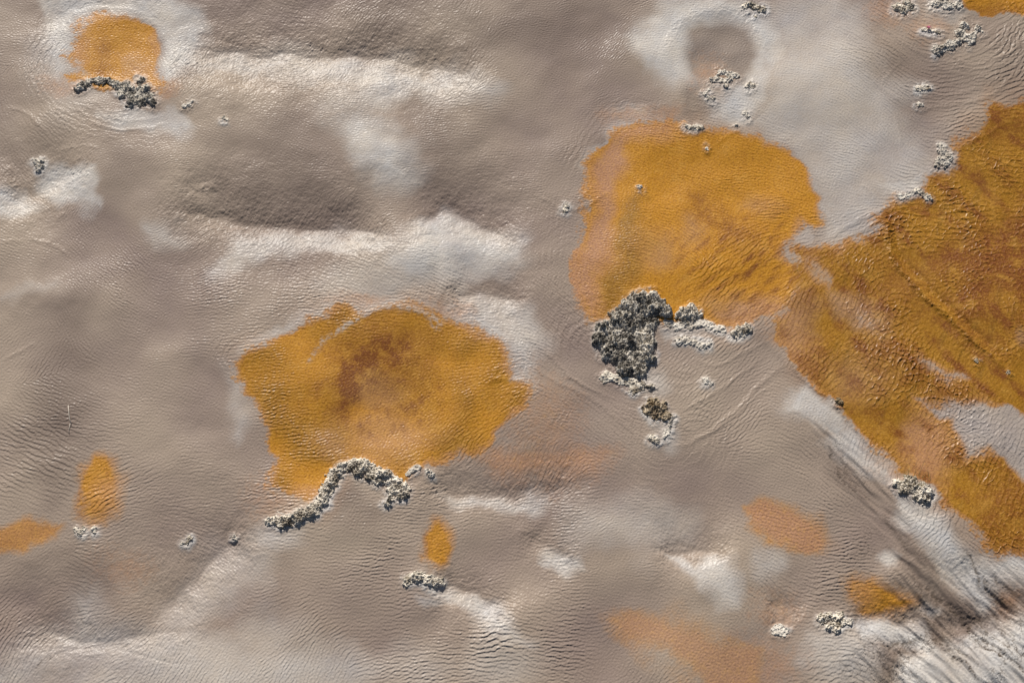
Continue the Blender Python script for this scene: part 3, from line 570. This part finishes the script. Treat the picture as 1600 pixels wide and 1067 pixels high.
def sheet(name, q, material):
    used, inv = np.unique(q, return_inverse=True)
    inv = inv.reshape(-1).astype(np.int32)
    me = bpy.data.meshes.new(name)
    me.vertices.add(len(used)); me.vertices.foreach_set('co', co[used].ravel())
    me.loops.add(len(inv)); me.loops.foreach_set('vertex_index', inv)
    n = len(inv) // 4
    me.polygons.add(n); me.polygons.foreach_set('loop_start', np.arange(0, 4 * n, 4, dtype=np.int32))
    me.update(calc_edges=True)
    me.polygons.foreach_set('use_smooth', np.ones(n, bool))
    for k, a in attrs.items():
        at = me.attributes.new(k, 'FLOAT', 'POINT'); at.data.foreach_set('value', a.ravel()[used])
    try:
        at = me.attributes.new('custom_normal', 'FLOAT_VECTOR', 'POINT'); at.data.foreach_set('vector', nrm[used].ravel())
    except Exception as e:
        print('no custom normals', e)
    me.materials.append(material)
    o = bpy.data.objects.new(name, me); col.objects.link(o)
    return o

# ------------------------------------------------------------------ materials
def new_mat(name):
    m = bpy.data.materials.new(name); m.use_nodes = True
    t = m.node_tree; return m, t, t.nodes['Principled BSDF']
def rgb(r, g, b): return (r, g, b, 1)
class NT:
    def __init__(s, t): s.t = t
    def n(s, typ, **k):
        x = s.t.nodes.new(typ)
        for a, b in k.items(): setattr(x, a, b)
        return x
    def attr(s, name): return s.n('ShaderNodeAttribute', attribute_name=name).outputs['Fac']
    def link(s, a, b): s.t.links.new(a, b)
    def mix(s, fac, a, b, mode='MIX'):
        x = s.n('ShaderNodeMix', data_type='RGBA', blend_type=mode)
        for i, v in ((0, fac), (6, a), (7, b)):
            if hasattr(v, 'links'): s.link(v, x.inputs[i])
            else: x.inputs[i].default_value = v
        return x.outputs[2]
    def math(s, op, a, b=0.0, clamp=False, c=-.15):
        x = s.n('ShaderNodeMath', operation=op, use_clamp=clamp)
        for i, v in ((0, a), (1, b)):
            if hasattr(v, 'links'): s.link(v, x.inputs[i])
            else: x.inputs[i].default_value = v
        if op == 'MULTIPLY_ADD': x.inputs[2].default_value = c
        return x.outputs[0]
    def noise(s, scale, detail=4, rough=.6, vec=None):
        x = s.n('ShaderNodeTexNoise'); x.inputs['Scale'].default_value = scale; x.inputs['Detail'].default_value = detail; x.inputs['Roughness'].default_value = rough
        if vec: s.link(vec, x.inputs['Vector'])
        return x.outputs['Fac']
    def ramp(s, fac, a, b):
        x = s.n('ShaderNodeMapRange'); x.inputs[1].default_value = a; x.inputs[2].default_value = b
        s.link(fac, x.inputs[0]); return x.outputs[0]

wet, t, b = new_mat('wet_silt'); N = NT(t)
pos = N.n('ShaderNodeNewGeometry').outputs['Position']
n1, n2, n3 = N.noise(3.0, 5, .6, pos), N.noise(45, 4, .65, pos), N.noise(160, 3, .7, pos)
mud = N.mix(N.ramp(n1, .35, .65), rgb(.324, .250, .198), rgb(.278, .212, .180))
mud = N.mix(N.ramp(N.attr('tone'), -1.5, 1.5), N.mix(.45, mud, rgb(.205, .152, .132)), rgb(.36, .287, .222))
mud = N.mix(N.attr('dark'), mud, rgb(.162, .120, .098))
mud = N.mix(N.attr('pale'), mud, N.mix(N.ramp(n1, .3, .7), rgb(.60, .55, .485), rgb(.48, .475, .475)))  # cool pale tone also paints the film's silvery sheen
org = N.mix(N.ramp(n2, .35, .7), rgb(.44, .185, .005), rgb(.53, .240, .010))
org = N.mix(N.attr('olive'), org, rgb(.26, .118, .003))
org = N.mix(N.attr('salmon'), org, rgb(.42, .215, .115))
bl = N.noise(7.5, 6, .66, pos)
org = N.mix(N.math('MULTIPLY', N.attr('brown'), N.math('MULTIPLY_ADD', N.ramp(bl, .38, .60), .75, c=.5), True), org, rgb(.17, .046, .003))
fl = N.math('MULTIPLY', N.ramp(N.attr('fleck'), -.2, 2.2), .6)
org = N.mix(N.math('MULTIPLY', fl, .6), org, rgb(.64, .33, .05))
fd = N.ramp(N.attr('fleck'), -.2, -2.0)
org = N.mix(N.math('MULTIPLY', fd, .45), org, rgb(.18, .060, .005))
org = N.mix(N.math('MULTIPLY', N.ramp(bl, .54, .74), .35), org, rgb(.27, .10, .005))
org = N.mix(N.math('MULTIPLY', N.ramp(bl, .46, .30), .4), org, rgb(.55, .29, .05))
c = N.mix(N.attr('orange'), mud, org)
c = N.mix(N.math('MULTIPLY', N.attr('seam'), .85), c, rgb(.085, .062, .045))
c = N.mix(N.math('MULTIPLY', N.ramp(n3, .3, .7), .42), c, N.mix(.5, c, rgb(.10, .085, .07)))
N.link(c, b.inputs['Base Color'])
b.inputs['Roughness'].default_value = .55; b.inputs['Specular IOR Level'].default_value = .10
bmp = N.n('ShaderNodeBump'); bmp.inputs['Strength'].default_value = .25; bmp.inputs['Distance'].default_value = .004
N.link(N.noise(120, 3, .7, pos), bmp.inputs['Height'])
N.link(bmp.outputs[0], b.inputs['Normal'])
N.link(N.math('ADD', N.math('MULTIPLY', N.attr('deep'), .10), .13), b.inputs['Coat Weight']); b.inputs['Coat Roughness'].default_value = .26; b.inputs['Coat IOR'].default_value = 1.33

def crust(name, lo, hi, stain, bias):
    m, t, b = new_mat(name); N = NT(t)
    p = N.n('ShaderNodeNewGeometry').outputs['Position']
    a = N.noise(15, 4, .55, p); d = N.noise(140, 4, .7, p); e = N.noise(9, 3, .6, p)
    c = N.mix(N.ramp(N.math('ADD', a, N.math('MULTIPLY_ADD', N.attr('plate'), .30)), bias - .12, bias + .16), rgb(*lo), rgb(*hi))
    c = N.mix(N.math('MULTIPLY', N.ramp(d, .42, .62), .45), c, N.mix(.55, c, rgb(*hi)))
    c = N.mix(N.math('MULTIPLY', N.ramp(d, .48, .36), .6), c, rgb(*[x * .35 for x in lo]))
    c = N.mix(N.math('MULTIPLY', N.ramp(e, .52, .68), .55), c, rgb(*stain))
    N.link(c, b.inputs['Base Color']); b.inputs['Roughness'].default_value = .82; b.inputs['Specular IOR Level'].default_value = .25
    bm_ = N.n('ShaderNodeBump'); bm_.inputs['Strength'].default_value = .3; bm_.inputs['Distance'].default_value = .008
    N.link(d, bm_.inputs['Height']); N.link(bm_.outputs[0], b.inputs['Normal'])
    return m
CR = {'dark': crust('grey_sinter', (.12, .105, .085), (.74, .68, .585), (.06, .05, .04), .46),
      'mid': crust('weathered_sinter', (.20, .165, .12), (.78, .71, .60), (.14, .105, .065), .42),
      'pale': crust('pale_sinter', (.34, .30, .25), (.72, .665, .58), (.40, .34, .27), .42),
      'tan': crust('tan_sinter', (.14, .10, .06), (.50, .41, .29), (.24, .16, .07), .46)}

# ------------------------------------------------------------------ ground and mats
g = sheet('ground', quads[fown == 0], wet); g['kind'] = 'structure'
LBL = ['orange mat inside the white silt ring above the dark crust, upper left',
 'large orange mat with a dark brown arc in it, above the arch-shaped crust',
 'broad round orange mat with a salmon left rim, just above the biggest dark rock heap',
 'deep golden brown mat under the rippled stream along the right edge',
 'narrow orange mat cut off by the top edge in the right corner',
 'blurred salmon orange patch of mat on plain silt, below and left of the grassy rock',
 'wedge-shaped orange mat above the cracked white silt near the lower right corner',
 'small oval orange mat directly above the short bar of crust',
 'drop-shaped yellow orange mat above the pair of tiny pitted stones',
 'orange mat reaching in from the left edge beside the pair of tiny pitted stones',
 'long faint salmon mat running off the bottom edge, the palest of the orange patches']
for i, L in enumerate(LBL):
    o = sheet('microbial_mat', quads[fown == i + 1], wet)
    o['label'] = L; o['category'] = 'microbial mat'; o['group'] = 'orange microbial mats on the silt flat'

# ------------------------------------------------------------------ rocks
def hz(u, v):
    x, y = ground(u, v)
    j = min(max(int((x - X0) / STEP), 0), nx - 1); i = min(max(int((y - Y0) / STEP), 0), ny - 1)
    return x, y, float(H[i, j])

def build_rock(label, spots, tone, tall=.55, name='rock', cat='rock', rough=1.0, group='mineral crust rocks on the silt flat', seed=0):
    """spots: (u, v, radius in px). A fused crust: broken plates of unequal height and tilt, crevices and gas pits"""
    lr = np.random.default_rng(seed + int(spots[0][0] * 7 + spots[0][1] * 13))
    S = [(hz(u, v)[0], hz(u, v)[1], r * PX) for u, v, r in spots]
    Rm = max(s_[2] for s_ in S); big = Rm > .055
    g_ = .0034 if len(S) > 4 or Rm > .05 else .0024
    m_ = Rm * 1.3 + .02
    ax = np.arange(min(s_[0] for s_ in S) - m_, max(s_[0] for s_ in S) + m_, g_); ay = np.arange(min(s_[1] for s_ in S) - m_, max(s_[1] for s_ in S) + m_, g_)
    AX, AY = np.meshgrid(ax, ay)
    k2 = np.sqrt(np.fft.fftfreq(len(ax), g_)[None, :] ** 2 + np.fft.fftfreq(len(ay), g_)[:, None] ** 2)
    def nz(lam, p=2.0):
        q = np.fft.ifft2(np.fft.fft2(lr.standard_normal(AX.shape)) * (k2 > .3 / lam) / (1 + (k2 * lam) ** 2) ** (p / 2 + .3)).real
        return q / q.std()
    wl = max(.018, Rm * .8)
    WX, WY = AX + nz(wl) * Rm * .13 + nz(.010) * .0016, AY + nz(wl) * Rm * .13 + nz(.010) * .0016
    E = np.zeros_like(AX)
    for i, (x, y, r) in enumerate(S):
        E = np.maximum(E, (1 - ((WX - x) ** 2 + ((WY - y) * CS) ** 2) / (r * r)))
        if i:
            j = min(range(i), key=lambda q: (S[q][0] - x) ** 2 + (S[q][1] - y) ** 2)
            x2, y2, r2 = S[j]; ex, ey = x2 - x, y2 - y; t = np.clip(((AX - x) * ex + (AY - y) * ey) / (ex * ex + ey * ey + 1e-12), 0, 1)
            rc = max(.45 * min(r, r2), .0075)
            E = np.maximum(E, .5 * (1 - ((AX - x - t * ex) ** 2 + (AY - y - t * ey) ** 2) / (rc * rc)))
        E = np.maximum(E, .3 * (1 - ((AX - x) ** 2 + (AY - y) ** 2) / max(.4 * r, .006) ** 2))
    cell = (.080 if big else min(.05, max(.016, Rm * .95)))
    nc = max(4, int((ax[-1] - ax[0]) * (ay[-1] - ay[0]) / (cell * cell) * 1.1))
    px_, py_ = lr.uniform(ax[0], ax[-1], nc), lr.uniform(ay[0], ay[-1], nc)
    jx, jy = AX + nz(.03) * cell * .16 + nz(.01) * cell * .05, AY + nz(.03) * cell * .16 + nz(.01) * cell * .05
    F1 = np.full(AX.shape, 9.); F2 = F1.copy(); ID = np.zeros(AX.shape, int)
    for i in range(nc):
        d = np.hypot(jx - px_[i], (jy - py_[i]) * 1.15)
        n1 = d < F1
        F2 = np.where(n1, F1, np.minimum(F2, d)); F1 = np.where(n1, d, F1); ID[n1] = i
    hh = lr.uniform(.35, 1.2, nc); tx, ty = lr.normal(0, .30, nc), lr.normal(.05, .34, nc)
    # plates lean every way: their scarps make the black faces, their tops the pale ones
    plate = hh[ID] + ((jx - px_[ID]) * tx[ID] + (jy - py_[ID]) * ty[ID]) / cell * 1.2
    crev = np.clip((F2 - F1) / (cell * .26), 0, 1) ** .7
    base = .66 * tall * (.75 * Rm + .25 * .03)
    Ec = np.clip(E, 0, 1) ** .58
    Z = base * Ec * (.35 + .75 * np.clip(plate, .1, 1.7)) * (.22 + .78 * crev)
    Z += rough * Ec * (nz(.040) * min(.0045, base * .12) + nz(.014) * min(.0011, base * .06) + nz(.0075) * .0004)
    pit = nz(.019, 3)
    Z -= rough * Ec * np.clip(pit - .9, 0, 1.4) * min(.012, base * .32)
    Z = np.maximum(Z, .0035)
    jj = np.clip(np.round((AX - X0) / STEP).astype(int), 0, nx - 1); ii = np.clip(np.round((AY - Y0) / STEP).astype(int), 0, ny - 1)
    G = H[ii, jj]
    keep = E > 0
    q = keep[:-1, :-1] & keep[1:, :-1] & keep[:-1, 1:] & keep[1:, 1:]
    # only the piece that hangs together
    lab = np.where(q, np.arange(q.size).reshape(q.shape) + 1, 0)
    while True:
        n = lab.copy()
        n[1:] = np.maximum(n[1:], lab[:-1]); n[:-1] = np.maximum(n[:-1], lab[1:]); n[:, 1:] = np.maximum(n[:, 1:], lab[:, :-1]); n[:, :-1] = np.maximum(n[:, :-1], lab[:, 1:])
        n = np.where(q, n, 0)
        if (n == lab).all(): break
        lab = n
    vals, cnt = np.unique(lab[lab > 0], return_counts=True)
    q = lab == vals[cnt.argmax()]
    vid = np.arange(AX.size).reshape(AX.shape)
    top = np.stack([vid[:-1, :-1], vid[:-1, 1:], vid[1:, 1:], vid[1:, :-1]], -1)[q]
    ox, oy = AX.ravel()[top].mean(), AY.ravel()[top].mean(); oz = float(G.ravel()[top].min()) - .02
    used, inv = np.unique(top, return_inverse=True); inv = inv.reshape(-1, 4); n = len(used)
    P = np.stack([AX.ravel()[used] - ox, AY.ravel()[used] - oy, (G + Z).ravel()[used] - oz], -1)
    B = P.copy(); B[:, 2] = G.ravel()[used] - oz - .012
    e = np.concatenate([inv[:, [0, 1]], inv[:, [1, 2]], inv[:, [2, 3]], inv[:, [3, 0]]])
    key = e[:, 0].astype(np.int64) * n + e[:, 1]; rev = e[:, 1].astype(np.int64) * n + e[:, 0]
    be = e[~np.isin(key, rev)]
    side = np.stack([be[:, 1], be[:, 0], be[:, 0] + n, be[:, 1] + n], -1)
    faces = np.concatenate([inv, inv[:, ::-1] + n, side])
    me = bpy.data.meshes.new(name)
    me.from_pydata(np.concatenate([P, B]).tolist(), [], faces.tolist())
    me.polygons.foreach_set('use_smooth', np.ones(len(me.polygons), bool)); me.update()
    pv = lr.uniform(0, 1, nc)[ID].ravel()[used]
    at = me.attributes.new('plate', 'FLOAT', 'POINT'); at.data.foreach_set('value', np.concatenate([pv, pv]).astype(np.float32))
    me.materials.append(CR[tone])
    o = bpy.data.objects.new(name, me); col.objects.link(o); o.location = (ox, oy, oz)
    o['label'] = label; o['category'] = cat
    if group: o['group'] = group
    return o
for a_, k_ in ROCKS: build_rock(*a_, **k_)

# ------------------------------------------------------------------ dry grass, sticks, pink scrap
def simple(name, color, rough=.8):
    m, t, b = new_mat(name); N = NT(t)
    p = N.n('ShaderNodeNewGeometry').outputs['Position']
    N.link(N.mix(N.noise(90, 3, .6, p), rgb(*[x * .7 for x in color]), rgb(*[min(1, x * 1.25) for x in color])), b.inputs['Base Color'])
    b.inputs['Roughness'].default_value = rough; return m
straw = simple('dry_straw', (.46, .36, .14)); bleached = simple('bleached_wood', (.55, .50, .43)); pink = simple('pink_petal', (.33, .07, .13))
def tube(bm, pts, r0, r1, sides=6):
    rings = []
    for i, p in enumerate(pts):
        p = Vector(p); d = (Vector(pts[min(i + 1, len(pts) - 1)]) - Vector(pts[max(i - 1, 0)])).normalized()
        a = d.orthogonal().normalized(); b_ = d.cross(a); r = r0 + (r1 - r0) * i / (len(pts) - 1)
        rings.append([bm.verts.new(p + (a * math.cos(6.2832 * k / sides) + b_ * math.sin(6.2832 * k / sides)) * r) for k in range(sides)])
    for A_, B_ in zip(rings, rings[1:]):
        for k in range(sides): bm.faces.new((A_[k], A_[(k + 1) % sides], B_[(k + 1) % sides], B_[k]))
    bm.faces.new(rings[0][::-1]); bm.faces.new(rings[-1])
def put(name, bm, m, loc, label, cat, group=None):
    bmesh.ops.recalc_face_normals(bm, faces=bm.faces)
    me = bpy.data.meshes.new(name); bm.to_mesh(me); bm.free(); me.materials.append(m)
    me.polygons.foreach_set('use_smooth', np.ones(len(me.polygons), bool))
    o = bpy.data.objects.new(name, me); col.objects.link(o); o.location = loc
    o['label'] = label; o['category'] = cat
    if group: o['group'] = group
    return o
rnd = random.Random(5)
x, y, z = hz(1428, 758); bm = bmesh.new()
for k in range(26):
    bx, by = rnd.uniform(-.13, .12), rnd.uniform(-.03, .06); ln = rnd.uniform(.04, .11); a = rnd.uniform(-.9, .9)
    if k == 0: bx, by, ln, a = .03, .06, .17, .25
    if k == 1: bx, by, ln, a = -.005, .05, .15, -.05
    pts = [(bx + ln * .5 * math.sin(a) * q * q, by + .35 * ln * q * q, .03 + ln * q) for q in (0, .25, .5, .75, 1)]
    tube(bm, pts, .0022, .0007, 5)
put('grass_tuft', bm, straw, (x, y, z), 'thin dry yellow grass blades standing on the brown rock', 'grass')
x, y, z = hz(108, 652); bm = bmesh.new()
def gp(u, v, dz): a_ = hz(u, v); return (a_[0] - x, a_[1] - y, a_[2] - z + dz)
tube(bm, [gp(107,634,.006), gp(108,645,.007), gp(109,655,.008), gp(112,664,.006)], .0028, .002)
tube(bm, [gp(110,662,.006), gp(108,670,.006), gp(108,679,.004)], .002, .0012)
put('stick', bm, bleached, (x, y, z), 'thin bleached forked stick lying on the dark silt at the left', 'stick')
x, y, z = hz(455, 803); bm = bmesh.new()
tube(bm, [gp(434,802,.03), gp(440,806,.04), gp(450,810,.05), gp(462,808,.055), gp(473,801,.06), gp(478,795,.05)], .0035, .002)
put('stick', bm, bleached, (x, y, z), 'pale curved twig lying across the left tail of the arch-shaped crust', 'stick')
x, y, z = hz(1450, 46); bm = bmesh.new()
top = []; 
for s_ in (.022, .014):
    row = []
    for i in range(5):
        for j in range(4):
            a, c_ = (i - 2) / 2, (j - 1.5) / 1.5
            row.append(bm.verts.new((a * .017 * (1 - .25 * c_ * c_), c_ * .015 * (1 - .4 * a * a), s_ + .008 * a * a - .004 * c_ + .003 * math.sin(3 * a + 2 * c_))))
    top.append(row)
for i in range(4):
    for j in range(3):
        q = [i * 4 + j, (i + 1) * 4 + j, (i + 1) * 4 + j + 1, i * 4 + j + 1]
        bm.faces.new([top[0][k] for k in q]); bm.faces.new([top[1][k] for k in q[::-1]])
rimi = [0, 1, 2, 3, 7, 11, 15, 19, 18, 17, 16, 12, 8, 4]
for a, c_ in zip(rimi, rimi[1:] + rimi[:1]): bm.faces.new((top[0][a], top[0][c_], top[1][c_], top[1][a]))
put('petal', bm, pink, (x, y, z), 'tiny curled pink petal lying on the thin grey vein of crust', 'petal')
